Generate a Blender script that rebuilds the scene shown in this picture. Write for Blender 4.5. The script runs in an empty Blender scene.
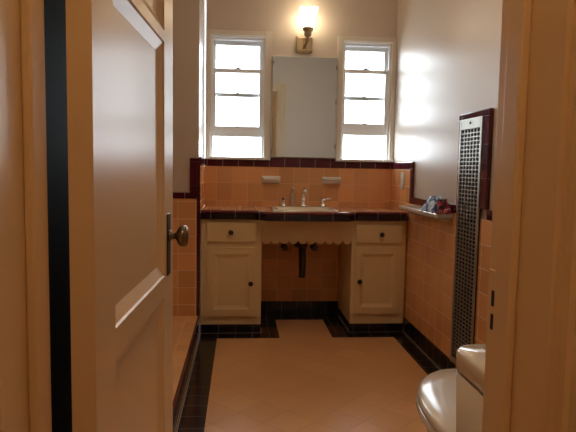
import bpy, bmesh, math, random
from mathutils import Vector, Matrix
random.seed(7)
C = bpy.context.scene.collection
SC = bpy.context.scene

# ------------------------------------------------------------------ camera
f_px = 560.0
yaw, pitch, roll, CAM_H = 0.0857, 0.085, 0.0176, 1.0618
R0 = Vector((math.cos(yaw), -math.sin(yaw), 0)); F0 = Vector((math.sin(yaw), math.cos(yaw), 0)); U0 = Vector((0, 0, 1))
F = F0*math.cos(pitch) - U0*math.sin(pitch); U = U0*math.cos(pitch) + F0*math.sin(pitch)
Rr = R0*math.cos(roll) + U*math.sin(roll)       # horizon falls slightly to the right
Ur = U*math.cos(roll) - R0*math.sin(roll)
cam_data = bpy.data.cameras.new('camera'); cam = bpy.data.objects.new('camera', cam_data); C.objects.link(cam)
m = Matrix((Rr, Ur, -F)).transposed().to_4x4(); m.translation = Vector((0, 0, CAM_H))
cam.matrix_world = m
cam_data.sensor_fit = 'HORIZONTAL'; cam_data.sensor_width = 36; cam_data.lens = 36*f_px/576
cam_data.clip_start = 0.02
SC.camera = cam

# ------------------------------------------------------------------ world, light, exposure
w = bpy.data.worlds.new('sky'); SC.world = w; w.use_nodes = True
bg = w.node_tree.nodes['Background']; bg.inputs[0].default_value = (0.86, 0.94, 1.0, 1); bg.inputs[1].default_value = 5.5
SC.view_settings.view_transform = 'Standard'; SC.view_settings.look = 'None'
SC.view_settings.gamma = 1; SC.view_settings.use_curve_mapping = False
SC.view_settings.exposure = 1.28
SC.cycles.max_bounces = 10; SC.cycles.diffuse_bounces = 6; SC.cycles.glossy_bounces = 5; SC.cycles.transparent_max_bounces = 12
SC.cycles.sample_clamp_indirect = 6
SC.cycles.caustics_reflective = False; SC.cycles.caustics_refractive = False
HALL_POWER = 16.5
SHADE_EMIT = 4.5
BATH_FILL_POWER = 7.0  # strength of the added bathroom ceiling light

def portal(name, x0, x1, z0, z1, y):
    l = bpy.data.lights.new(name, 'AREA'); l.shape = 'RECTANGLE'; l.size = x1-x0; l.size_y = z1-z0
    l.cycles.is_portal = True
    o = bpy.data.objects.new(name, l); C.objects.link(o); o.location = ((x0+x1)/2, y, (z0+z1)/2)
    o.rotation_euler = (-math.pi/2, 0, 0)       # faces into the room (-Y)
portal('daylight_portal', -.214, .162, 1.135, 1.975, 4.155)
portal('daylight_portal', .717, 1.066, 1.135, 1.975, 4.155)

# ------------------------------------------------------------------ materials
def mat(name, col, rough=.5, metal=0, spec=.5, bump=0, bscale=40, coat=0, var=0):
    m = bpy.data.materials.new(name); m.use_nodes = True; nt = m.node_tree; b = nt.nodes['Principled BSDF']
    b.inputs['Base Color'].default_value = (*col, 1); b.inputs['Roughness'].default_value = rough
    b.inputs['Metallic'].default_value = metal; b.inputs['Specular IOR Level'].default_value = spec
    b.inputs['Coat Weight'].default_value = coat; b.inputs['Coat Roughness'].default_value = .08
    tc = nt.nodes.new('ShaderNodeNewGeometry')
    nz = nt.nodes.new('ShaderNodeTexNoise'); nz.inputs['Scale'].default_value = bscale; nz.inputs['Detail'].default_value = 3
    nt.links.new(tc.outputs['Position'], nz.inputs['Vector'])
    if bump:
        bp = nt.nodes.new('ShaderNodeBump'); bp.inputs['Strength'].default_value = bump; bp.inputs['Distance'].default_value = .01
        nt.links.new(nz.outputs['Fac'], bp.inputs['Height']); nt.links.new(bp.outputs['Normal'], b.inputs['Normal'])
    if var:
        mx = nt.nodes.new('ShaderNodeMix'); mx.data_type = 'RGBA'
        mx.inputs[6].default_value = (*[c*(1-var) for c in col], 1); mx.inputs[7].default_value = (*[min(1, c*(1+var)) for c in col], 1)
        nt.links.new(nz.outputs['Fac'], mx.inputs[0]); nt.links.new(mx.outputs[2], b.inputs['Base Color'])
    return m

def tile(name, col, grout, axes='XZ', size=(.1095, .1095), off=(0, 0), mortar=.004, rough=.15, rot=0, var=.12, bump=.35, stagger=0):
    m = bpy.data.materials.new(name); m.use_nodes = True; nt = m.node_tree; b = nt.nodes['Principled BSDF']
    g = nt.nodes.new('ShaderNodeNewGeometry'); s = nt.nodes.new('ShaderNodeSeparateXYZ'); nt.links.new(g.outputs['Position'], s.inputs[0])
    c = nt.nodes.new('ShaderNodeCombineXYZ')
    for k, a in enumerate(axes): nt.links.new(s.outputs[a], c.inputs[k])
    mp = nt.nodes.new('ShaderNodeMapping'); mp.inputs['Rotation'].default_value = (0, 0, rot)
    mp.inputs['Location'].default_value = (-off[0]+size[0]*200, -off[1]+size[1]*200, 0)
    nt.links.new(c.outputs[0], mp.inputs['Vector'])
    br = nt.nodes.new('ShaderNodeTexBrick'); br.offset = stagger; br.offset_frequency = 2 if stagger else 1; br.squash = 1
    br.inputs['Scale'].default_value = 1; br.inputs['Brick Width'].default_value = size[0]; br.inputs['Row Height'].default_value = size[1]
    br.inputs['Mortar Size'].default_value = mortar/2; br.inputs['Mortar Smooth'].default_value = .3
    br.inputs['Color1'].default_value = (*[x*(1-var) for x in col], 1); br.inputs['Color2'].default_value = (*[min(1, x*(1+var)) for x in col], 1)
    br.inputs['Mortar'].default_value = (*grout, 1)
    nt.links.new(mp.outputs[0], br.inputs['Vector']); nt.links.new(br.outputs['Color'], b.inputs['Base Color'])
    mr = nt.nodes.new('ShaderNodeMapRange'); mr.inputs['To Min'].default_value = rough; mr.inputs['To Max'].default_value = .7
    nt.links.new(br.outputs['Fac'], mr.inputs['Value']); nt.links.new(mr.outputs[0], b.inputs['Roughness'])
    bp = nt.nodes.new('ShaderNodeBump'); bp.invert = True; bp.inputs['Strength'].default_value = bump; bp.inputs['Distance'].default_value = .002
    nt.links.new(br.outputs['Fac'], bp.inputs['Height']); nt.links.new(bp.outputs['Normal'], b.inputs['Normal'])
    return m

def emit(name, col, strength):
    m = bpy.data.materials.new(name); m.use_nodes = True; nt = m.node_tree; nt.nodes.clear()
    e = nt.nodes.new('ShaderNodeEmission'); o = nt.nodes.new('ShaderNodeOutputMaterial')
    e.inputs[0].default_value = (*col, 1); e.inputs[1].default_value = strength; nt.links.new(e.outputs[0], o.inputs[0]); return m

def hazy_glass(name, tint, haze):
    m = glass(name, tint, .05); nt = m.node_tree; o = next(n for n in nt.nodes if n.type == 'OUTPUT_MATERIAL'); prev = o.inputs[0].links[0].from_socket
    d = nt.nodes.new('ShaderNodeBsdfDiffuse'); d.inputs[0].default_value = (.8, .76, .7, 1); mx = nt.nodes.new('ShaderNodeMixShader'); mx.inputs[0].default_value = haze
    nt.links.new(prev, mx.inputs[1]); nt.links.new(d.outputs[0], mx.inputs[2]); nt.links.new(mx.outputs[0], o.inputs[0]); return m

def glass(name, tint=(1, 1, 1), rough=0):
    m = bpy.data.materials.new(name); m.use_nodes = True; nt = m.node_tree; nt.nodes.clear()
    t = nt.nodes.new('ShaderNodeBsdfTransparent'); t.inputs[0].default_value = (*tint, 1)
    g = nt.nodes.new('ShaderNodeBsdfGlossy'); g.inputs['Roughness'].default_value = rough
    fr = nt.nodes.new('ShaderNodeFresnel'); fr.inputs[0].default_value = 1.45
    mx = nt.nodes.new('ShaderNodeMixShader'); o = nt.nodes.new('ShaderNodeOutputMaterial')
    nt.links.new(fr.outputs[0], mx.inputs[0]); nt.links.new(t.outputs[0], mx.inputs[1]); nt.links.new(g.outputs[0], mx.inputs[2]); nt.links.new(mx.outputs[0], o.inputs[0])
    return m

ORANGE = (.80, .41, .18); GROUT = (.90, .66, .42)
BURG = (.095, .013, .022); BLACK = (.012, .009, .012); DGROUT = (.26, .17, .14)
M = dict(
    wall=mat('cream_wall_paint', (.68, .585, .50), .37, bump=.03, bscale=9, spec=.45),
    hall=mat('hall_wall_paint', (.62, .52, .38), .5),
    ceil=mat('ceiling_paint', (.72, .68, .60), .6),
    enamel=mat('cream_enamel', (.74, .58, .38), .30, bump=.03, bscale=14, spec=.5),
    wtrim=mat('window_trim_enamel', (.88, .90, .90), .35),
    wcase=mat('window_casing_enamel', (.76, .70, .62), .3),
    cab=mat('cabinet_cream_paint', (.80, .62, .36), .35, bump=.02, bscale=20),
    black=mat('black_knob', (.015, .012, .012), .3),
    porcelain=mat('white_porcelain', (.62, .56, .47), .16, spec=.5),
    sinkp=mat('cream_porcelain', (.80, .70, .56), .1, spec=.6),
    ceramic=mat('white_ceramic', (.86, .85, .82), .2),
    chrome=mat('chrome', (.82, .82, .82), .12, 1),
    bronze=mat('aged_brass', (.40, .30, .19), .33, .9, var=.2),
    knobm=mat('tarnished_knob_metal', (.20, .15, .10), .3, .9, var=.2),
    dmetal=mat('dark_pipe_metal', (.10, .08, .065), .4, .9),
    grille=mat('nickel_grille', (.46, .44, .39), .36, .8, var=.1),
    dark=mat('hole_shade', (.01, .009, .009), .8),  # near-black colour standing in for shade inside openings
    mirror=mat('mirror_silver', (.82, .92, .94), .03, 1),
    plate=mat('ivory_plate', (.72, .66, .55), .3),
    glass=glass('window_glass', (.97, .98, .98)),
    bottle=hazy_glass('clear_bottle_glass', (.95, .93, .9), .25),
    shade=emit('lit_sconce_glass', (1.0, .80, .52), SHADE_EMIT),
    hallglass=emit('unseen_hall_glow', (1.0, .58, .26), HALL_POWER),
    t_back=tile('orange_wall_tile', ORANGE, GROUT, 'XZ', off=(-.168, .953-.1095*5)),
    t_splash=tile('orange_backsplash_tile', ORANGE, (.80, .50, .28), 'XZ', size=(.1095, .125), off=(-.168, .953-.125*5)),
    t_right=tile('orange_wall_tile_right', ORANGE, GROUT, 'YZ', off=(.02, .845-.1095*7)),
    t_floor=tile('peach_floor_tile', (.78, .43, .20), (.50, .27, .12), 'XY', size=(.152, .152), rot=math.radians(45), rough=.22, var=.035, mortar=.004, bump=.3),
    t_floorb=tile('peach_ledge_tile', (.86, .50, .24), (.78, .48, .26), 'XY', size=(.1095, .1095), rough=.2, var=.06),
    t_blackf=tile('black_floor_tile', BLACK, DGROUT, 'XY', size=(.1095, .1095), off=(-.135, 3.427), rough=.15, mortar=.002),
    t_blackw=tile('black_base_tile', BLACK, (.24, .18, .15), 'XZ', size=(.1095, .2), off=(-.24, -.05), rough=.15, mortar=.002),
    t_blackr=tile('black_base_tile_right', BLACK, (.24, .18, .15), 'YZ', size=(.1095, .2), off=(.02, -.05), rough=.15, mortar=.002),
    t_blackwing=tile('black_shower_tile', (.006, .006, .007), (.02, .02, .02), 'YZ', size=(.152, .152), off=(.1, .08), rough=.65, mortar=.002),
    t_burg=tile('burgundy_cap_tile', BURG, (.72, .52, .46), 'XZ', size=(.1095, .5), off=(-.235, -.1), rough=.12, mortar=.0025, var=.2),
    t_burgv=tile('burgundy_edge_tile', BURG, (.16, .09, .08), 'XZ', size=(.5, .152), off=(-.7, .03), rough=.12, mortar=.002, var=.2),
    t_burgr=tile('burgundy_cap_tile_right', BURG, (.16, .09, .08), 'YZ', size=(.152, .5), off=(.02, -.1), rough=.12, mortar=.002, var=.2),
    t_burgrv=tile('burgundy_grille_frame_tile', BURG, (.16, .09, .08), 'YZ', size=(.5, .152), off=(-.3, .12), rough=.12, mortar=.002, var=.2),
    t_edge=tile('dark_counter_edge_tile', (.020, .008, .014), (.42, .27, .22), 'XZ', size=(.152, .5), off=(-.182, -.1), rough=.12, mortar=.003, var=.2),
    t_edgetop=tile('burgundy_sheen_trim_tile', (.20, .040, .040), (.45, .28, .24), 'XY', size=(.152, .5), off=(-.182, 0), rough=.12, mortar=.003, var=.2),  # lighter burgundy: the rounded edge's reflection is put into the colour
    t_top=tile('peach_counter_tile', (.70, .40, .22), (.72, .50, .34), 'XY', off=(-.22, 3.56), rough=.14, var=.05),
)

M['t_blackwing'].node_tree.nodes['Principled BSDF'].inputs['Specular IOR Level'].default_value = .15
# ------------------------------------------------------------------ mesh helpers
def box(bm, x0, x1, y0, y1, z0, z1, mi=0):
    vs = [bm.verts.new(p) for p in ((x0,y0,z0),(x1,y0,z0),(x1,y1,z0),(x0,y1,z0),(x0,y0,z1),(x1,y0,z1),(x1,y1,z1),(x0,y1,z1))]
    for q in ((0,3,2,1),(4,5,6,7),(0,1,5,4),(1,2,6,5),(2,3,7,6),(3,0,4,7)):
        bm.faces.new([vs[i] for i in q]).material_index = mi
def prism(bm, pts, z0, z1, mi=0, top=None):
    a = [bm.verts.new((x, y, z0)) for x, y in pts]; b = [bm.verts.new((x, y, z1)) for x, y in pts]
    n = len(pts)
    bm.faces.new(a[::-1]).material_index = mi; bm.faces.new(b).material_index = mi if top is None else top
    for i in range(n): bm.faces.new((a[i], a[(i+1)%n], b[(i+1)%n], b[i])).material_index = mi
def loft(bm, rings, caps=True, smooth=True):
    vr = [[bm.verts.new(p) for p in r] for r in rings]; n = len(vr[0])
    for a, b in zip(vr, vr[1:]):
        for i in range(n):
            f = bm.faces.new((a[i], a[(i+1)%n], b[(i+1)%n], b[i])); f.smooth = smooth
    if caps: bm.faces.new(vr[0][::-1]); bm.faces.new(vr[-1])
def lathe(bm, prof, c=(0,0,0), axis='Z', n=24):
    c = Vector(c); rings = []
    for r, h in prof:
        r = max(r, 1e-4); ring = []
        for i in range(n):
            a = 2*math.pi*i/n; u, v = r*math.cos(a), r*math.sin(a)
            ring.append(c + (Vector((u, v, h)) if axis == 'Z' else Vector((u, -h, v)) if axis == '-Y' else Vector((h, u, v))))
        rings.append(ring)
    loft(bm, rings)
def tube(bm, pts, r, n=12):
    pts = [Vector(p) for p in pts]; rings = []; up = None
    for i, p in enumerate(pts):
        t = (pts[min(i+1, len(pts)-1)] - pts[max(i-1, 0)]).normalized()
        if up is None: up = t.orthogonal().normalized()
        a = (up - t*up.dot(t)).normalized(); up = a; b = t.cross(a)
        rr = r[i] if isinstance(r, (list, tuple)) else r
        rings.append([p + (a*math.cos(2*math.pi*k/n) + b*math.sin(2*math.pi*k/n))*rr for k in range(n)])
    loft(bm, rings)
def obj(name, bm, mats, parent=None, bevel=0, seg=2, sub=0):
    bmesh.ops.recalc_face_normals(bm, faces=bm.faces)
    me = bpy.data.meshes.new(name); bm.to_mesh(me); bm.free()
    for m_ in (mats if isinstance(mats, (list, tuple)) else [mats]): me.materials.append(m_)
    o = bpy.data.objects.new(name, me); C.objects.link(o)
    if parent:
        o.parent = parent
    if bevel:
        b = o.modifiers.new('bevel', 'BEVEL'); b.width = bevel; b.segments = seg; b.limit_method = 'ANGLE'; b.angle_limit = .6
    if sub:
        s = o.modifiers.new('sub', 'SUBSURF'); s.levels = sub; s.render_levels = sub
    return o
def NB(): return bmesh.new()
def bobj(name, boxes, mats, parent=None, bevel=0, seg=2):
    bm = NB()
    for b in boxes: box(bm, *b)
    return obj(name, bm, mats, parent, bevel, seg)
def thing(name, label, cat, loc=(0,0,0), rz=0, group=None):
    o = bpy.data.objects.new(name, None); C.objects.link(o); o.location = loc; o.rotation_euler = (0, 0, rz)
    o.empty_display_size = .05
    return tag(o, label, cat, group)
def tag(o, label, cat, group=None):
    o['label'] = label; o['category'] = cat
    if group: o['group'] = group
    return o
def at(parent, *cs):            # convert world boxes to the parent's local frame (parents here are not rotated)
    l = parent.location
    return [(a-l.x, b-l.x, c-l.y, d-l.y, e-l.z, f-l.z) for a, b, c, d, e, f in cs]
def struct(o, label=None, cat=None):
    o['kind'] = 'structure'
    if label: o['label'] = label
    if cat: o['category'] = cat
    return o
def panel_board(bm, w, h, t, panels, inset=.02, depth=.01, back=True, relief=0):
    """board in local x (0..w), z (0..h), front face at y=0 facing -y, back at y=t; panels = (x0,x1,z0,z1)"""
    xs = sorted({0, w} | {p[0] for p in panels} | {p[1] for p in panels}); zs = sorted({0, h} | {p[2] for p in panels} | {p[3] for p in panels})
    for side in (0, 1):
        yy = 0 if side == 0 else t; sg = 1 if side == 0 else -1
        for a, b in zip(xs, xs[1:]):
            for c, d in zip(zs, zs[1:]):
                if (side == 0 or back) and any(p[0] <= a and b <= p[1] and p[2] <= c and d <= p[3] for p in panels): continue
                bm.faces.new([bm.verts.new(q) for q in ((a,yy,c),(b,yy,c),(b,yy,d),(a,yy,d))])
        if side == 0 or back:
            for x0, x1, z0, z1 in panels:
                seq = [(0, 0), (.12, .25), (.82, .85), (1, 1)]
                loops = []
                for k, q in seq:
                    i = inset*k; y = yy + sg*depth*q
                    loops.append([bm.verts.new(v) for v in ((x0+i,y,z0+i),(x1-i,y,z0+i),(x1-i,y,z1-i),(x0+i,y,z1-i))])
                for l0, l1 in zip(loops, loops[1:]):
                    for i in range(4): bm.faces.new((l0[i], l0[(i+1)%4], l1[(i+1)%4], l1[i]))
                bm.faces.new(loops[-1])
    for q in (((0,0,0),(0,t,0),(0,t,h),(0,0,h)), ((w,0,0),(w,0,h),(w,t,h),(w,t,0)), ((0,0,0),(w,0,0),(w,t,0),(0,t,0)), ((0,0,h),(0,t,h),(w,t,h),(w,0,h))):
        bm.faces.new([bm.verts.new(v) for v in q])
    bmesh.ops.remove_doubles(bm, verts=bm.verts, dist=1e-5)

# ================================================================== THE ROOM
XL, XR = -.25, 1.09          # tile faces of the vanity niche
YB, YF = 4.0, 3.54           # back tile face, alcove front
WY0, WY1 = .60, .76          # the wall the doorway is in
CEIL = 2.55
# floor: field of peach tile, black border
bm = NB()
box(bm, -1.06, 1.25, WY0, 4.16, -.05, -.002, 0)
xb0, xb1 = -.135, .985       # border inner edges
def flat(x0, x1, y0, y1, mi, z=0): 
    f_ = bm.faces.new([bm.verts.new(p) for p in ((x0,y0,z),(x1,y0,z),(x1,y1,z),(x0,y1,z))]); f_.material_index = mi
flat(xb0, xb1, 1.0, 3.427, 0)
for q in ((XL+.003, XL+.008, WY0+.2, 3.54), (XR-.013, XR-.008, WY0+.2, 3.54), (XL+.003, .140, 3.535, 3.541), (.723, XR-.008, 3.535, 3.541), (.141, .146, 3.541, 3.99), (.716, .721, 3.541, 3.99)): flat(*q, 2, .0006)
flat(XL, xb0, WY0, 3.427, 1); flat(xb1, 1.10, WY0, 3.427, 1); flat(xb0, xb1, .76, 1.0, 0)
flat(XL, .255, 3.427, 3.56, 1); flat(.59, 1.10, 3.427, 3.56, 1)
flat(.255, .59, 3.427, 3.85, 0)
flat(.13, .255, 3.56, 4.01, 1); flat(.59, .75, 3.56, 4.01, 1); flat(.255, .59, 3.85, 4.01, 1)
struct(obj('floor', bm, [M['t_floor'], M['t_blackf'], mat('grout_line', (.40, .30, .22), .7)]), 'peach tiled bathroom floor with a black tile border', 'floor')
# the tile edging where floor meets base: fine light line
struct(bobj('floor.001', [(-1.5, 1.7, -1.6, WY0, -.05, 0)], mat('hall_wood_floor', (.28, .15, .07), .35, var=.2)), 'wooden hallway floor', 'floor')

# back wall with two window openings
WIN = [dict(x0=-.214, x1=.162, z0=1.135, z1=1.972, lo=(1.278, 1.352, 1.752), up=1.562, gx=(-.180, .127)),
       dict(x0=.717, x1=1.066, z0=1.135, z1=1.962, lo=(1.308, 1.392, 1.775), up=1.562, gx=(.742, 1.032))]
bm = NB()
y0, y1 = YB+.01, YB+.16
box(bm, XL, 1.25, y0, y1, 0, 1.135)
box(bm, XL, 1.25, y0, y1, 1.972, CEIL)
box(bm, XL, -.214, y0, y1, 1.135, 1.972); box(bm, .162, .717, y0, y1, 1.135, 1.972); box(bm, 1.066, 1.25, y0, y1, 1.135, 1.972)
box(bm, .717, 1.066, y0, y1, 1.962, 1.972)
wb = struct(obj('wall_back', bm, M['wall']), 'cream painted back wall between and above the windows', 'wall')
bobj('backsplash_tile', [(XL, XR, YB, y0, .735, 1.069)], M['t_splash'], wb)
bobj('wainscot_tile', [(XL, XR, YB, y0, .097, .7345)], M['t_back'], wb)
bobj('cap_tile', [(XL, .212, YB-.006, y0, 1.069, 1.1165), (.212, .6745, YB-.006, y0, 1.069, 1.134), (.6745, XR, YB-.006, y0, 1.069, 1.1165)], M['t_burg'], wb, .004)
bobj('base_tile', [(.141, .721, YB-.004, y0, 0, .097)], M['t_blackw'], wb, .002)
# right wall
wr = struct(bobj('wall_right', [(XR+.01, 1.25, WY1, YB+.01, 0, CEIL)], M['wall']), 'glossy cream painted right wall above the tile', 'wall')
bm = NB(); box(bm, XR, XR+.01, WY1, 2.455, .094, .85); box(bm, XR, XR+.01, 2.72, YF-.02, .094, .85); box(bm, XR, XR+.01, YF-.02, YB, .094, 1.076)
obj('wainscot_tile', bm, M['t_right'], wr)
bobj('cap_tile', [(XR-.006, XR+.01, WY1, 2.385, .85, .893), (XR-.006, XR+.01, 2.722, YF-.055, .85, .893), (XR-.006, XR+.01, YF-.055, YB-.007, 1.069, 1.1165)], M['t_burgr'], wr, .004)
bobj('edge_tile', [(XR-.006, XR+.01, YF-.055, YF-.012, .85, 1.076)], M['t_burgrv'], wr, .004)
struct(bobj('baseboard_right', [(XR-.006, XR+.01, WY1, 2.445, 0, .094), (XR-.006, XR+.01, 2.445, YF, 0, .094)], M['t_blackr'], None, .002), 'black tile baseboard along the right wall', 'baseboard')
# left of the niche: boxed-out wall, facing us
wl = struct(bobj('wall_alcove', [(-1.06, XL-.01, YF+.01, 4.16, 0, CEIL)], M['wall']), 'boxed out cream wall left of the vanity', 'wall')
bobj('wainscot_tile', [(-1.05, XL-.02, YF, YF+.01, .115, .862)], M['t_back'], wl)
bobj('cap_tile', [(-1.05, -.315, YF-.006, YF+.01, .862, .903)], M['t_burg'], wl, .004)
bm = NB(); box(bm, -.315, XL-.022, YF-.006, YF+.01, .862, 1.115); box(bm, XL-.021, XL, YF-.004, YF+.01, .115, 1.115)
obj('edge_tile', bm, M['t_burgv'], wl, bevel=.003)
bobj('return_tile', [(XL-.01, XL, YF+.01, YB, .79, 1.076)], M['t_right'], wl)
bobj('return_cap_tile', [(XL-.01, XL+.006, YF+.011, YB-.007, 1.076, 1.122)], M['t_burgr'], wl, .004)
# outer left wall, black-tiled shower wall by the door
struct(bobj('wall_left', [(-1.2, -1.06, WY1, 4.16, 0, CEIL)], M['wall']), 'outer left wall of the bathroom', 'wall')
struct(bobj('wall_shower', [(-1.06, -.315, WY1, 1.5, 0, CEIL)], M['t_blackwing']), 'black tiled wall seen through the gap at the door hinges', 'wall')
# low tiled platform on the left
pf = bobj('floor_platform', [(-1.06, XL-.012, 1.5, YF, 0, .115)], M['t_floorb'])
struct(pf, 'low peach tiled platform along the left side', 'platform')
bobj('edge_tile', [(XL-.012, XL, 1.5, YF-.005, .058, .117)], M['t_burgr'], pf, .004)
bobj('riser_tile', [(XL-.012, XL-.002, 1.5, YF-.005, .0, .054)], M['t_blackr'], pf, .001)
struct(bobj('ceiling', [(-1.2, 1.25, WY1, 4.16, CEIL, CEIL+.05)], M['ceil']), 'ceiling of the bathroom', 'ceiling')
# doorway wall
JL, JR, JH = -.252, .354, 2.02
wd = struct(bobj('wall_front', [(-1.5, JL-.02, WY0, WY1, 0, CEIL), (JR+.02, 1.7, WY0, WY1, 0, CEIL), (JL-.02, JR+.02, WY0, WY1, JH+.02, CEIL)], M['wall']), 'wall holding the bathroom doorway', 'wall')
# hallway shell
struct(bobj('wall_hall_left', [(-1.6, -1.5, -1.6, WY0, 0, CEIL)], M['hall']), 'left hallway wall', 'wall')
struct(bobj('wall_hall_right', [(1.7, 1.8, -1.6, WY0, 0, CEIL)], M['hall']), 'right hallway wall', 'wall')
struct(bobj('wall_hall_back', [(-1.6, 1.8, -1.7, -1.6, 0, CEIL)], M['hall']), 'hallway wall facing the bathroom door', 'wall')
struct(bobj('ceiling.001', [(-1.6, 1.8, -1.7, WY0, CEIL, CEIL+.05)], M['ceil']), 'hallway ceiling', 'ceiling')

# door frame: jambs, stops, casings both sides
tr = bobj('trim_1', [(JL-.02, JL, WY0, WY1, 0, JH), (JR, JR+.02, WY0, WY1, 0, JH), (JL-.02, JR+.02, WY0, WY1, JH, JH+.02)], M['enamel'], None, .002)
struct(tr, 'cream enamelled jamb and casing around the bathroom doorway', 'door frame')
bobj('door_stop', [(JL, JL+.012, .676, .718, 0, JH), (JR-.012, JR, .676, .718, 0, JH), (JL+.012, JR-.012, .676, .718, JH-.012, JH)], M['enamel'], tr, .003)
def casing(sign, ya, name):
    """stepped and fluted casing on one face of the wall; sign=-1 hall side, +1 bathroom side"""
    prof = [(0, .012), (.008, .012), (.012, .018), (.020, .018), (.024, .012), (.030, .012), (.034, .018), (.042, .018), (.046, .012), (.052, .012), (.056, .018), (.066, .018), (.070, .012), (.082, .012), (.086, .024), (.098, .024)]
    def strip(x_in, dx):
        bm = NB(); z0, z1 = 0, JH+.006+.098
        pts = [(x_in+dx*p, ya+sign*q) for p, q in prof]; pts = [(x_in, ya)] + pts + [(x_in+dx*.098, ya)]
        prism(bm, pts, z0, z1); return bm
    obj(name, strip(JR+.006, 1), M['enamel'], tr); obj(name, strip(JL-.006, -1), M['enamel'], tr)
    bobj(name, [(JL-.006, JR+.006, min(ya, ya+sign*.018), max(ya, ya+sign*.018), JH+.006, JH+.104)], M['enamel'], tr, .004)
casing(-1, WY0, 'casing')
casing(1, WY1, 'casing')
bm = NB(); box(bm, JR-.0015, JR, .724, .757, .812, .925)
for z in (.853, .886):
    box(bm, JR-.0022, JR-.0014, .733, .745, z-.011, z+.011, 1)  # raised near-black boxes paint the darkness of the latch holes
obj('strike_plate', bm, [M['enamel'], M['dark']], tr)['label'] = 'painted-over strike plate with two dark slots'

# door: opened inwards almost square to the wall
DA = math.pi/2 - .045                      # local +x runs along the leaf from the hinge
door = thing('door_1', 'open cream panelled bathroom door seen almost edge on', 'door', (-.199, .783, .012), DA)
door['kind'] = 'structure'
bm = NB(); W_, H_, T_ = .650, 1.99, .034
panel_board(bm, W_, H_, T_, [(.105, .535, .22, .742), (.105, .535, .792, 1.33), (.105, .535, 1.345+.01, 1.87)], inset=.026, depth=.013)
obj('leaf', bm, M['enamel'], door)
kz, kx = .884-.012, .583
bm = NB(); box(bm, kx-.020, kx+.020, -.003, 0, kz-.085, kz+.065); obj('knob_plate', bm, M['dmetal'], door, .002)
def knobset(y0_, s_, nm):
    bm = NB()
    prof = [(.015, .003), (.015, .006), (.009, .008), (.008, .018), (.012, .021), (.022, .026), (.026, .033), (.0265, .039), (.023, .045), (.012, .048), (0, .049)]
    rings = []
    for r, h in prof:
        r = max(r, 1e-4); rings.append([Vector((kx+r*math.cos(2*math.pi*i/24), y0_ - s_*h, kz+.01+r*math.sin(2*math.pi*i/24))) for i in range(24)])
    loft(bm, rings); obj(nm, bm, M['knobm'], door)
knobset(0, 1, 'knob'); knobset(T_, -1, 'knob')
bm = NB(); box(bm, kx-.020, kx+.020, T_, T_+.003, kz-.085, kz+.065); obj('knob_plate', bm, M['dmetal'], door, .002)
for hz in (.25, 1.75):
    bm = NB(); lathe(bm, [(.006, 0), (.006, .09)], (-.012, .006+T_, hz)); box(bm, -.009, -.001, .012, T_, hz, hz+.09); obj('hinge', bm, M['bronze'], door)

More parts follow.
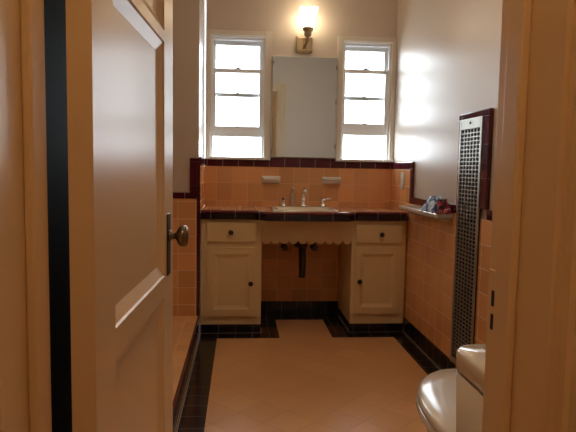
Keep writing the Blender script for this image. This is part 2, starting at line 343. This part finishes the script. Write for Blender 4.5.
# ================================================================== windows
def window(n, d, label):
    root = thing('window_%d' % n, label, 'window', (d['x0'], YB+.01, d['z0'])); root['kind'] = 'structure'
    x0, x1, z0, z1 = d['x0'], d['x1'], d['z0'], d['z1']; t = M['wtrim']
    A = lambda *c: at(root, *c)
    # outer casing
    cl = XL+.002 if n == 1 else .676; cr = .210 if n == 1 else XR+.008
    bobj('casing', A((cl, x0, YB-.012, YB+.01, z0, z1+.035), (x1, cr, YB-.012, YB+.01, z0, z1+.035), (x0, x1, YB-.012, YB+.01, z1, z1+.035)), M['wcase'], root, .003)
    bobj('head_moulding', A((x0-.004, x1+.004, YB-.018, YB+.01, z1-.010, z1+.004)), t, root, .003)
    bobj('frame', A((x0, x0+.010, YB+.01, YB+.15, z0, z1-.010), (x1-.010, x1, YB+.01, YB+.15, z0, z1-.010), (x0+.010, x1-.010, YB+.01, YB+.15, z1-.026, z1-.010)), t, root)
    bobj('parting_bead', A((x0+.010, x0+.017, YB+.012, YB+.024, z0, z1-.026), (x1-.017, x1-.010, YB+.012, YB+.024, z0, z1-.026), (x0+.010, x0+.015, YB+.062, YB+.068, z0, z1-.026), (x1-.015, x1-.010, YB+.062, YB+.068, z0, z1-.026)), t, root)
    bobj('sill', A((cl-.0, cr, YB-.042, YB+.009, z0-.018, z0), (x0+.0005, x1-.0005, YB+.009, YB+.15, z0-.013, z0+.001)), t, root, .003)
    g0, g1 = d['gx']
    def sash(nm, ya, yb, zb, zg0, zg1, zt):
        s = bobj(nm, A((x0+.0105, g0, ya, yb, zb, zt), (g1, x1-.0105, ya, yb, zb, zt), (g0, g1, ya, yb, zb, zg0), (g0, g1, ya, yb, zg1, zt)), t, root, .002)
        gl = bobj('pane', A((g0, g1, (ya+yb)/2-.001, (ya+yb)/2+.001, zg0, zg1)), M['glass'], s)
        gl.matrix_parent_inverse = Matrix()
        return s
    lo, lg, lt = d['lo']
    ls = sash('lower_sash', YB+.026, YB+.058, lo, lg, lt-.027, lt)
    us = sash('upper_sash', YB+.070, YB+.100, d['up'], d['up']+.027, z1-.050, z1-.027)
    xm = (g0+g1)/2
    bm = NB()
    for c in A((xm-.022, xm+.022, YB+.028, YB+.050, lt, lt+.006), (xm-.008, xm+.012, YB+.022, YB+.046, lt+.006, lt+.013), (xm+.004, xm+.026, YB+.020, YB+.028, lt+.008, lt+.013)): box(bm, *c)
    obj('sash_lock', bm, M['dmetal'], ls, .002)
    for c, zz in ((us, d['up']+.027), (ls, lg)):
        bm = NB(); 
        for b_ in A((xm-.013, xm+.013, YB+.018 if c is ls else YB+.062, YB+.026 if c is ls else YB+.070, zz-.006, zz+.001), (xm-.004, xm+.004, YB+.018 if c is ls else YB+.062, YB+.026 if c is ls else YB+.070, zz+.001, zz+.008)): box(bm, *b_)
        obj('sash_lift', bm, M['dmetal'], c, .001)
    # outside screen guide seen through the open gap
    bobj('screen_frame', A((x1-.030, x1-.022, YB+.105, YB+.115, z0+.002, z1-.03), (x0+.011, x1-.030, YB+.105, YB+.115, lo-.012, lo-.004)), t, root)
window(1, WIN[0], 'left sash window, raised a little, tight in the left corner')
window(2, WIN[1], 'right sash window, raised a little, between mirror and right wall')

# ================================================================== vanity
def cabinet(label, x0, x1, dr, dd, kn1, kn2):
    y0_ = YF+.012
    r = thing('vanity_cabinet', label, 'cabinet', (x0, y0_, 0))
    A = lambda *c: at(r, *c)
    box_z1 = .733
    bobj('body', A((x0, x1, y0_, YB-.008, .0525, box_z1)), M['cab'], r, .003)
    bobj('toe_tile', A((x0+.001, x1-.001, y0_-.004, YB-.01, 0, .052)), M['t_blackw'], r, .002)
    def front(nm, a, b, c, d, panels, inset):
        bm = NB(); panel_board(bm, b-a, d-c, .016, panels, inset=inset, depth=.009, back=False)
        for v in bm.verts: v.co += Vector((a-x0, -.016, c))
        return obj(nm, bm, M['cab'], r, .002)
    h1 = front('drawer', *dr, [], .01)
    wd_, hd_ = dd[1]-dd[0], dd[3]-dd[2]
    h2 = front('door', *dd, [(.042, wd_-.042, .045, hd_-.045)], .022)
    for p, (kx_, kz_) in ((h1, kn1), (h2, kn2)):
        bm = NB(); lathe(bm, [(.006, 0), (.006, .010), (.014, .014), (.016, .020), (.013, .026), (.004, .029)], (kx_-x0, -.016, kz_), '-Y', 20)
        obj('knob', bm, M['black'], p)['label'] = 'round black knob'
    # hinges
    return r
cabinet('cream cabinet left of the open knee space, beside the platform', XL+.003, .140, (-.206, .102, .592, .714), (-.202, .103, .112, .556), (-.056, .653), (.072, .325))
cabinet('cream cabinet right of the open knee space, against right wall', .722, XR-.008, (.748, 1.054, .590, .706), (.742, 1.044, .124, .562), (.913, .645), (.775, .338))

# countertop, bowed out around the sink
ct = thing('countertop', 'peach tiled vanity countertop with a dark rounded tile edge', 'countertop', (0, 0, .735))
OUT = [(XL+.002, 3.525), (.095, 3.525), (.155, 3.438), (.680, 3.438), (.750, 3.525), (XR-.008, 3.525)]
INN = [(XL+.002, 3.557), (.108, 3.557), (.168, 3.470), (.667, 3.470), (.737, 3.557), (XR-.008, 3.557)]
SX0, SX1, SY0, SY1 = .205, .635, 3.515, 3.885     # sink cut-out
bm = NB()
prism(bm, [INN[0], INN[1], (SX0-.03, 3.557-.018), (SX0-.03, SY1+.03), (SX0-.03, YB-.002), (XL+.002, YB-.002)], 0, .053)
prism(bm, [(SX1+.03, 3.557-.018), INN[4], INN[5], (XR-.008, YB-.002), (SX1+.03, YB-.002)], 0, .053)
prism(bm, [(SX0-.03, SY1+.03), (SX1+.03, SY1+.03), (SX1+.03, YB-.002), (SX0-.03, YB-.002)], 0, .053)
obj('tile_surface', bm, M['t_top'], ct)
bm = NB(); lip = []
for (a, b), (c, d) in zip(zip(OUT, OUT[1:]), zip(INN, INN[1:])):
    prism(bm, [a, b, d, c], 0, .0385)
    lip.append([a, b, d, c])
def course(bm, mats, nm, bev):
    """weld the segments of one course of edge tile and drop the faces they share"""
    bmesh.ops.remove_doubles(bm, verts=bm.verts, dist=1e-5)
    seen = {}
    for f_ in list(bm.faces):
        seen.setdefault(tuple(sorted((round(v.co.x, 4), round(v.co.y, 4), round(v.co.z, 4)) for v in f_.verts)), []).append(f_)
    for fs in seen.values():
        if len(fs) > 1: bmesh.ops.delete(bm, geom=fs, context='FACES_ONLY')
    return obj(nm, bm, mats, ct, bev, 3)
course(bm, M['t_edge'], 'edge_tile', .002)
bm = NB()
for q in lip: prism(bm, q, .0387, .058)  # upper course coloured lighter to paint the highlight along the edge
course(bm, M['t_edgetop'], 'edge_cap_sheen', .010)['label'] = 'burgundy rounded cap of the counter edge, lightened as its highlight'
bm = NB()
box(bm, SX0-.03, SX0, 3.4705, SY1+.03, 0, .057); box(bm, SX1, SX1+.03, 3.4705, SY1+.03, 0, .057)
box(bm, SX0, SX1, SY1, SY1+.03, 0, .057); box(bm, SX0, SX1, 3.4705, SY0, 0, .057)
obj('sink_border_tile', bm, M['t_edgetop'], ct, .004)['label'] = 'burgundy tile border around the sink'

# sink
def rrect(cx, cy, hx, hy, r, z, n=6):
    out = []
    for qx, qy, a0 in ((1, 1, 0), (-1, 1, 90), (-1, -1, 180), (1, -1, 270)):
        for k in range(n+1):
            a = math.radians(a0+90*k/n); out.append(Vector((cx+qx*(hx-r)+r*math.cos(a), cy+qy*(hy-r)+r*math.sin(a), z)))
    return out
scx, scy, shx, shy = (SX0+SX1)/2, (SY0+SY1)/2, (SX1-SX0)/2-.003, (SY1-SY0)/2-.003
sink = thing('sink', 'cream porcelain drop-in sink between burgundy tile borders', 'sink', (scx, scy, .79))
bm = NB()
rings = [rrect(0, 0, shx-.01, shy-.01, .03, -.05), rrect(0, 0, shx, shy, .03, -.045), rrect(0, 0, shx, shy, .03, .006), rrect(0, 0, shx-.008, shy-.008, .03, .012),
         rrect(0, -.035, shx-.035, shy-.065, .05, .010), rrect(0, -.035, shx-.05, shy-.08, .06, -.01), rrect(0, -.035, shx-.08, shy-.10, .05, -.09), rrect(0, -.03, .05, .05, .03, -.12), rrect(0, -.03, .02, .02, .019, -.122)]
loft(bm, rings)
obj('basin', bm, M['sinkp'], sink)
bm = NB(); lathe(bm, [(.024, -.1215), (.022, -.1195), (.008, -.1205)], (0, -.03, 0)); obj('drain', bm, M['chrome'], sink)

# faucet: three-hole
fz = .803; fc = thing('faucet', 'chrome three-piece faucet standing behind the sink bowl', 'faucet', (.437, 3.855, fz))
bm = NB(); lathe(bm, [(.024, 0), (.024, .005), (.016, .012), (.013, .03), (.011, .06)], (0, 0, 0))
tube(bm, [(0, 0, .055), (0, .0, .085), (0, -.006, .104), (0, -.024, .117), (0, -.050, .116), (.0, -.072, .104), (0, -.080, .088)], [.011, .011, .0115, .012, .012, .012, .013])
obj('spout', bm, M['chrome'], fc)
for dx, ang in ((-.137, 100), (.137, 5)):
    bm = NB(); lathe(bm, [(.023, 0), (.023, .004), (.014, .012), (.011, .028), (.016, .040), (.014, .050), (.004, .054)], (dx, 0, 0))
    a = math.radians(ang); tube(bm, [(dx-math.cos(a)*.012, -math.sin(a)*.012, .045), (dx+math.cos(a)*.024, -math.sin(a)*.024, .049), (dx+math.cos(a)*.052, -math.sin(a)*.052, .052)], [.006, .006, .0075])
    obj('handle', bm, M['chrome'], fc)

# clear bottle by the left tap
bt = thing('bottle', 'slim clear bottle standing between the left tap and spout', 'bottle', (.362, 3.87, .8025))
bm = NB(); lathe(bm, [(.017, 0), (.019, .004), (.019, .075), (.013, .092), (.008, .100), (.008, .112)], (0, 0, 0)); obj('body', bm, M['bottle'], bt)
bm = NB(); lathe(bm, [(.0095, .110), (.0095, .126), (.008, .128)], (0, 0, 0)); obj('cap', bm, mat('bottle_cap', (.55, .50, .45), .4), bt)

# scalloped apron
bm = NB(); n = 10; ax0, ax1 = .1415, .7205; pts = [(ax0, .733), (ax0, .604)]
pw = (ax1-ax0)/n
for i in range(n):
    for k in range(9):
        a = math.pi*k/8; pts.append((ax0+pw*(i+.5)-pw*.5*math.cos(a)*.999, .608-.031*math.sin(a)))
pts += [(ax1, .604), (ax1, .733)]
fr = [bm.verts.new((x, YF+.012, z)) for x, z in pts]; bk = [bm.verts.new((x, YF+.028, z)) for x, z in pts]
bm.faces.new(fr); bm.faces.new(bk[::-1])
for i in range(len(pts)): bm.faces.new((fr[i], fr[(i+1)%len(pts)], bk[(i+1)%len(pts)], bk[i]))
tag(obj('scalloped_apron', bm, M['cab']), 'cream scalloped wooden apron under the counter between the cabinets', 'apron')

# drain trap and stops under the sink
tp = thing('drain_trap', 'dark metal drain trap hanging below the sink in the knee space', 'pipe', (.420, 3.665, .337))
bm = NB(); tube(bm, [(0, 0, .329), (0, 0, .20)], .017); lathe(bm, [(.017, .20), (.026, .202), (.026, .225), (.017, .228)]); obj('tailpiece', bm, M['dmetal'], tp)
bm = NB()
pts = [(0, 0, .20)] + [(0, .045-.045*math.cos(math.pi*k/10), .085-.055*math.sin(math.pi*k/10)) for k in range(11)] + [(0, .095, .14), (0, .112, .175), (0, .15, .19), (0, .31, .19)]
tube(bm, pts, .019); lathe(bm, [(.019, -.008), (.022, .0), (.022, .03)], (0, .045, .0)); obj('bend', bm, M['dmetal'], tp)
bm = NB(); lathe(bm, [(.034, 0), (.034, .006), (.02, .012)], (0, YB-3.665-.0005, .19), '-Y'); obj('wall_flange', bm, M['dmetal'], tp)
for vx, nm in ((.318, 'left'), (.530, 'right')):
    v = thing('shutoff_valve', 'dark water shutoff valve %s of the drain trap' % nm, 'valve', (vx, YB-.0005, .50), 0, 'shutoff valves under the sink')
    bm = NB(); lathe(bm, [(.022, 0), (.022, .005), (.009, .008), (.009, .06), (.014, .062), (.014, .09), (.006, .092)], (0, 0, 0), '-Y'); obj('body', bm, M['dmetal'], v)
    bm = NB(); lathe(bm, [(.018, .092), (.022, .096), (.018, .106)], (0, 0, 0), '-Y', 10); obj('handle', bm, M['dmetal'], v)
    bm = NB(); tube(bm, [(0, -.076, .012), (0, -.076, .09), (.01 if nm == 'left' else -.01, -.10, .17), (.01 if nm == 'left' else -.01, -.12, .232)], .005); obj('riser_tube', bm, M['dmetal'], v)

# soap shelves on the backsplash
for x0, x1, lb in ((.150, .284, 'white ceramic soap shelf on the backsplash left of the faucet'), (.585, .722, 'white ceramic soap shelf on the backsplash right of the faucet')):
    xm, hw = (x0+x1)/2, (x1-x0)/2
    o = thing('soap_shelf', lb, 'soap dish', (xm, YB-.0005, .955), 0, 'ceramic soap shelves')
    bm = NB(); box(bm, -hw, hw, -.012, 0, 0, .05); obj('back_plate', bm, M['ceramic'], o, .005)
    bm = NB(); prism(bm, [(-hw, -.0125), (hw, -.0125), (hw-.01, -.062), (-hw+.01, -.062)], .026, .036); box(bm, -hw+.01, hw-.01, -.062, -.054, .036, .044); obj('shelf', bm, M['ceramic'], o, .003)

# outlet on right return
ol = thing('outlet', 'ivory outlet plate on the right backsplash return', 'outlet', (XR-.0005, 3.70, .99))
bm = NB(); box(bm, -.005, 0, -.036, .036, -.058, .058); obj('cover_plate', bm, M['plate'], ol, .003)
bm = NB(); box(bm, -.008, -.0052, -.016, .016, .006, .040); box(bm, -.008, -.0052, -.016, .016, -.040, -.006); obj('socket', bm, M['wtrim'], ol, .002)

# ================================================================== mirror cabinet and sconce
mc = thing('medicine_cabinet', 'mirrored medicine cabinet hung between the two windows', 'mirror', (.213, YB+.009, 1.137))
mw, mh = .460, .707
bobj('frame', [(0, mw, -.022, 0, 0, mh)], M['wtrim'], mc, .002)
mr_ = bobj('mirror_door', [(.004, mw-.004, -.030, -.0225, .004, mh-.004)], M['mirror'], mc, .0015)
mr_.rotation_euler = (0, 0, -.0157)
for hz in (.07, .38, .62):
    bm = NB(); lathe(bm, [(.0035, 0), (.0035, .03)], (mw-.006, -.041, hz)); obj('hinge', bm, M['bronze'], mc)
bm = NB(); lathe(bm, [(.004, 0), (.004, .006), (.006, .012), (.002, .015)], (.012, -.030, .66), '-Y', 12); obj('knob', bm, M['bronze'], mc)

sc = thing('wall_sconce', 'lit square brass wall sconce above the mirror cabinet', 'lamp', (.437, YB+.009, 1.93))
bm = NB(); box(bm, -.056, .056, -.012, 0, -.058, .058); box(bm, -.045, .045, -.020, -.012, -.047, .047)
obj('backplate', bm, M['bronze'], sc, .003)
for i_ in (-1, 1):
    bm = NB(); box(bm, i_*.050-.006, i_*.050+.006, -.018, -.0125, -.050, .050); obj('plate_rib', bm, M['bronze'], sc, .002)
bm = NB(); tube(bm, [(0, -.02, -.01), (0, -.045, -.015), (.005, -.075, -.005), (.012, -.09, .02), (.014, -.09, .05)], [.012, .010, .009, .009, .010])
box(bm, -.015, .015, -.034, -.0205, -.03, .02)
obj('arm', bm, M['bronze'], sc)
def frustum(bm, cx, cy, s0, s1, z0, z1, t=0):
    a = [Vector((cx+sx*s0, cy+sy*s0, z0)) for sx, sy in ((1,1),(-1,1),(-1,-1),(1,-1))]; b = [Vector((cx+sx*s1, cy+sy*s1, z1)) for sx, sy in ((1,1),(-1,1),(-1,-1),(1,-1))]
    return a, b
bm = NB(); lathe(bm, [(.012, .035), (.024, .042), (.027, .062), (.021, .068), (.034, .074), (.038, .092), (.033, .098)], (.014, -.09, 0), n=16); obj('socket_cup', bm, M['bronze'], sc)
bm = NB()
a, b = frustum(bm, .016, -.09, .030, .060, .098, .220); a2, b2 = frustum(bm, .016, -.09, .027, .057, .101, .220)
loft(bm, [a, b, b2, a2], smooth=False)
obj('shade', bm, M['shade'], sc, .002)['label'] = 'glowing flared square glass shade'

# ================================================================== right wall items
# tall grille
gy0, gy1, gz0, gz1 = 2.458, 2.716, .098, 1.312
gr = thing('wall_grille', 'tall perforated metal heater grille set in the right wall', 'grille', (XR, gy0, gz0))
gw, gh = gy1-gy0, gz1-gz0
bd = .020; n_c, n_r = 6, 59; top_m = .05
bm = NB(); box(bm, -.012, -.004, 0, bd, 0, gh); box(bm, -.012, -.004, gw-bd, gw, 0, gh); box(bm, -.012, -.004, bd, gw-bd, gh-top_m, gh); box(bm, -.012, -.004, bd, gw-bd, 0, .03)
obj('frame', bm, M['grille'], gr, .002)
bm = NB(); cw = (gw-2*bd)/n_c
for i in range(1, n_c):
    y = bd+i*cw; box(bm, -.0105, -.0055, y-.0032, y+.0032, .03, gh-top_m)
rh = (gh-top_m-.03)/n_r
for i in range(1, n_r):
    z = .03+i*rh; box(bm, -.0115, -.0045, bd, gw-bd, z-.0021, z+.0021)
obj('lattice', bm, M['grille'], gr)
bobj('duct_shade_sheet', [(-.0035, -.0005, .004, gw-.004, .004, gh-.004)], M['dark'], gr)  # flat near-black sheet paints the darkness seen through the grille holes
bm = NB(); lathe(bm, [(.006, 0), (.006, .003), (.001, .005)], (-.012, gw/2, gh-.022), 'X', 10)
for v in bm.verts: v.co.x = -.012-(v.co.x+.012)
obj('screw', bm, M['dmetal'], gr)
gt = bobj('trim_2', [(XR-.010, XR+.0095, 2.388, 2.456, .894, 1.312), (XR-.010, XR+.0095, 2.388, 2.735, 1.3125, 1.340), (XR-.008, XR+.0095, 2.717, 2.735, .894, 1.312)], M['t_burgrv'], None, .004)
struct(gt, 'burgundy tile surround of the grille', 'trim')

# ledge shelf
bm = NB()
pts = [(XR-.0005, 2.77), (XR-.0005, 3.470)]
for k in range(7):
    a = math.pi/2*k/6; pts.append((XR-.095+.03-.03*math.sin(a), 3.470-.03+.03*math.cos(a)))
for k in range(5):
    a = math.pi/2*k/4; pts.append((XR-.095+.015-.015*math.cos(a), 2.77+.015-.015*math.sin(a)))
prism(bm, pts, .818, .843)
prism(bm, [(XR-.0005, 2.80), (XR-.0005, 3.43), (XR-.05, 3.41), (XR-.05, 2.82)], .800, .818)
tag(obj('wall_ledge', bm, M['porcelain'], None, .006, 3), 'narrow white ceramic ledge on right wall beside the counter', 'shelf')

# crumpled packets on the ledge
def packet_mat(name, cols, scale):
    m_ = bpy.data.materials.new(name); m_.use_nodes = True; nt = m_.node_tree; b = nt.nodes['Principled BSDF']; b.inputs['Roughness'].default_value = .3
    g = nt.nodes.new('ShaderNodeTexCoord'); v = nt.nodes.new('ShaderNodeTexVoronoi'); v.inputs['Scale'].default_value = scale
    nz = nt.nodes.new('ShaderNodeTexNoise'); nz.inputs['Scale'].default_value = scale*.8
    r = nt.nodes.new('ShaderNodeValToRGB'); r.color_ramp.interpolation = 'CONSTANT'
    el = r.color_ramp.elements
    el[0].position = 0; el[0].color = (*cols[0][1], 1); el[1].position = cols[1][0]; el[1].color = (*cols[1][1], 1)
    for p, c in cols[2:]: e = el.new(p); e.color = (*c, 1)
    nt.links.new(g.outputs['Object'], nz.inputs['Vector']); nt.links.new(nz.outputs['Fac'], r.inputs[0]); nt.links.new(r.outputs[0], b.inputs['Base Color'])
    return m_
def crumple(name, label, cat, loc, size, m_, peak, seed, tilt=0):
    """a soft sachet: ridge rises to a peak, edges pinched flat on the ledge"""
    bm = NB(); nx, ny = 14, 22; rnd = random.Random(seed)
    dirs = [(rnd.uniform(-9, 9), rnd.uniform(-9, 9), rnd.uniform(.05, .14), rnd.uniform(0, 6)) for _ in range(10)]
    def H(u, v):
        h = max(0, 1-abs(u)**3.2) * max(0, (1-abs((v-peak)/(1-peak if v > peak else 1+peak))**1.7))
        return min(h*1.25, .9+.1*h)*(1 + .7*sum(a*(abs(math.sin(p*u+q*v+ph))-.5) for p, q, a, ph in dirs))
    top = [[bm.verts.new((size[0]/2*u*(1+.05*math.sin(7*v+seed)), size[1]/2*v*(1+.06*math.sin(5*u+seed)), .004+size[2]*H(u, v))) for v in [-1+2*j/ny for j in range(ny+1)]] for u in [-1+2*i/nx for i in range(nx+1)]]
    bot = [[bm.verts.new((t.co.x, t.co.y, 0)) for t in row] for row in top]
    for i in range(nx):
        for j in range(ny):
            bm.faces.new((top[i][j], top[i+1][j], top[i+1][j+1], top[i][j+1])); bm.faces.new((bot[i][j], bot[i][j+1], bot[i+1][j+1], bot[i+1][j]))
    for i in range(nx):
        for j in (0, ny): bm.faces.new((top[i][j], bot[i][j], bot[i+1][j], top[i+1][j]))
    for j in range(ny):
        for i in (0, nx): bm.faces.new((top[i][j], top[i][j+1], bot[i][j+1], bot[i][j]))
    o = obj(name, bm, m_); o.location = loc
    return tag(o, label, cat)
crumple('wipes_packet', 'crumpled blue and white packet lying on the white ledge', 'packet', (XR-.050, 2.94, .8433), (.086, .215, .070),
        packet_mat('blue_white_wrapper', [(0, (.03, .10, .36)), (.43, (.55, .72, .90)), (.52, (.06, .26, .55)), (.56, (.72, .80, .90)), (.62, (.04, .15, .42))], 22), -.35, 3)
crumple('snack_packet', 'crumpled red packet on the ledge between blue packet and grille', 'packet', (XR-.048, 2.800, .8433), (.080, .062, .060),
        packet_mat('red_wrapper', [(0, (.03, .012, .02)), (.44, (.42, .03, .06)), (.54, (.78, .66, .68)), (.60, (.30, .02, .04))], 24), .45, 5)

# ================================================================== toilet
tcx = .668
tl = thing('toilet', 'white toilet with closed lid beside the doorway', 'toilet', (tcx, .80, 0))
def egg(cx, y_back, y_front, hw, z, n=40, sq=2.4):
    """toilet outline: squarish at the back, rounded nose at the front (+y)"""
    out = []; ym = y_back + (y_front-y_back)*.42
    for i in range(n):
        a = 2*math.pi*i/n; c, s = math.cos(a), math.sin(a)
        ex = 2/2.05 if s > 0 else 2/3.2
        x = cx + hw*math.copysign(abs(c)**ex, c)
        y = ym + ((y_front-ym) if s > 0 else (ym-y_back))*math.copysign(abs(s)**ex, s)
        out.append(Vector((x, y, z)))
    return out
bm = NB()
loft(bm, [egg(0, .10, .62, .125, 0), egg(0, .10, .62, .125, .02), egg(0, .12, .58, .105, .06), egg(0, .13, .60, .105, .16), egg(0, .12, .68, .125, .24), egg(0, .10, .78, .165, .31), egg(0, .08, .835, .187, .365), egg(0, .08, .845, .190, .388), egg(0, .09, .838, .183, .395)])
obj('bowl', bm, M['porcelain'], tl)
bm = NB()
o_, i_ = [], []
for z, d in ((.398, .004), (.402, 0), (.412, 0), (.417, .006)): o_.append(egg(0, .30+d, .852-d, .193-d, z))
inn = [egg(0, .37-0*d, .78, .125, z) for z, d in ((.417, 0), (.398, 0))]
loft(bm, o_+inn+[o_[0]], caps=False); obj('seat', bm, M['porcelain'], tl)
bm = NB()
loft(bm, [egg(0, .292, .846, .188, .4175), egg(0, .288, .850, .192, .422), egg(0, .288, .850, .192, .432), egg(0, .298, .838, .180, .440), egg(0, .36, .77, .12, .444), egg(0, .45, .68, .05, .4455)])
obj('lid', bm, M['porcelain'], tl)
bm = NB()
for s_ in (-1, 1):
    bm = NB(); lathe(bm, [(.013, 0), (.013, .028), (.008, .032)], (s_*.07, .275, .396), n=14); obj('hinge', bm, M['porcelain'], tl)
for o_c in tl.children:
    for v in o_c.data.vertices: v.co.z *= 1.03
bm = NB()
loft(bm, [rrect(0, .135, .225, .100, .03, .412), rrect(0, .135, .238, .110, .03, .43), rrect(0, .135, .247, .116, .03, .675)])
obj('tank', bm, M['porcelain'], tl)
bm = NB()
loft(bm, [rrect(0, .136, .240, .117, .04, .676), rrect(0, .136, .248, .124, .04, .682), rrect(0, .136, .248, .124, .04, .712), rrect(0, .136, .243, .119, .038, .719), rrect(0, .136, .15, .06, .03, .7215)])
obj('tank_lid', bm, M['porcelain'], tl)
bm = NB(); tube(bm, [(-.17, .247, .62), (-.17, .262, .62)], .012); tube(bm, [(-.17, .262, .62), (-.10, .268, .61)], .006); obj('flush_lever', bm, M['chrome'], tl)

# unseen hallway ceiling light, added for the warm light on the door frame
hl = thing('unseen_ceiling_light', 'round warm hallway ceiling light added out of view outside the bathroom doorway', 'lamp', (.05, .20, CEIL))
bm = NB(); lathe(bm, [(.08, 0), (.08, -.02), (.07, -.03)]); obj('canopy', bm, M['bronze'], hl)
bm = NB(); lathe(bm, [(.06, -.03), (.11, -.05), (.13, -.09), (.11, -.13), (.06, -.16), (.01, -.168)]); obj('globe', bm, M['hallglass'], hl)

bl = thing('unseen_ceiling_light', 'added out-of-view bathroom ceiling light that brightens the vanity', 'lamp', (.40, 2.25, CEIL))  # unseen fixture added for warm front light on the vanity
bm = NB(); lathe(bm, [(.11, 0), (.11, -.018), (.10, -.022)]); obj('canopy', bm, M['chrome'], bl)
bm = NB(); lathe(bm, [(.10, -.022), (.15, -.04), (.16, -.07), (.13, -.10), (.07, -.118), (.01, -.122)]); obj('globe', bm, emit('added_light_glow', (1.0, .76, .50), BATH_FILL_POWER), bl)
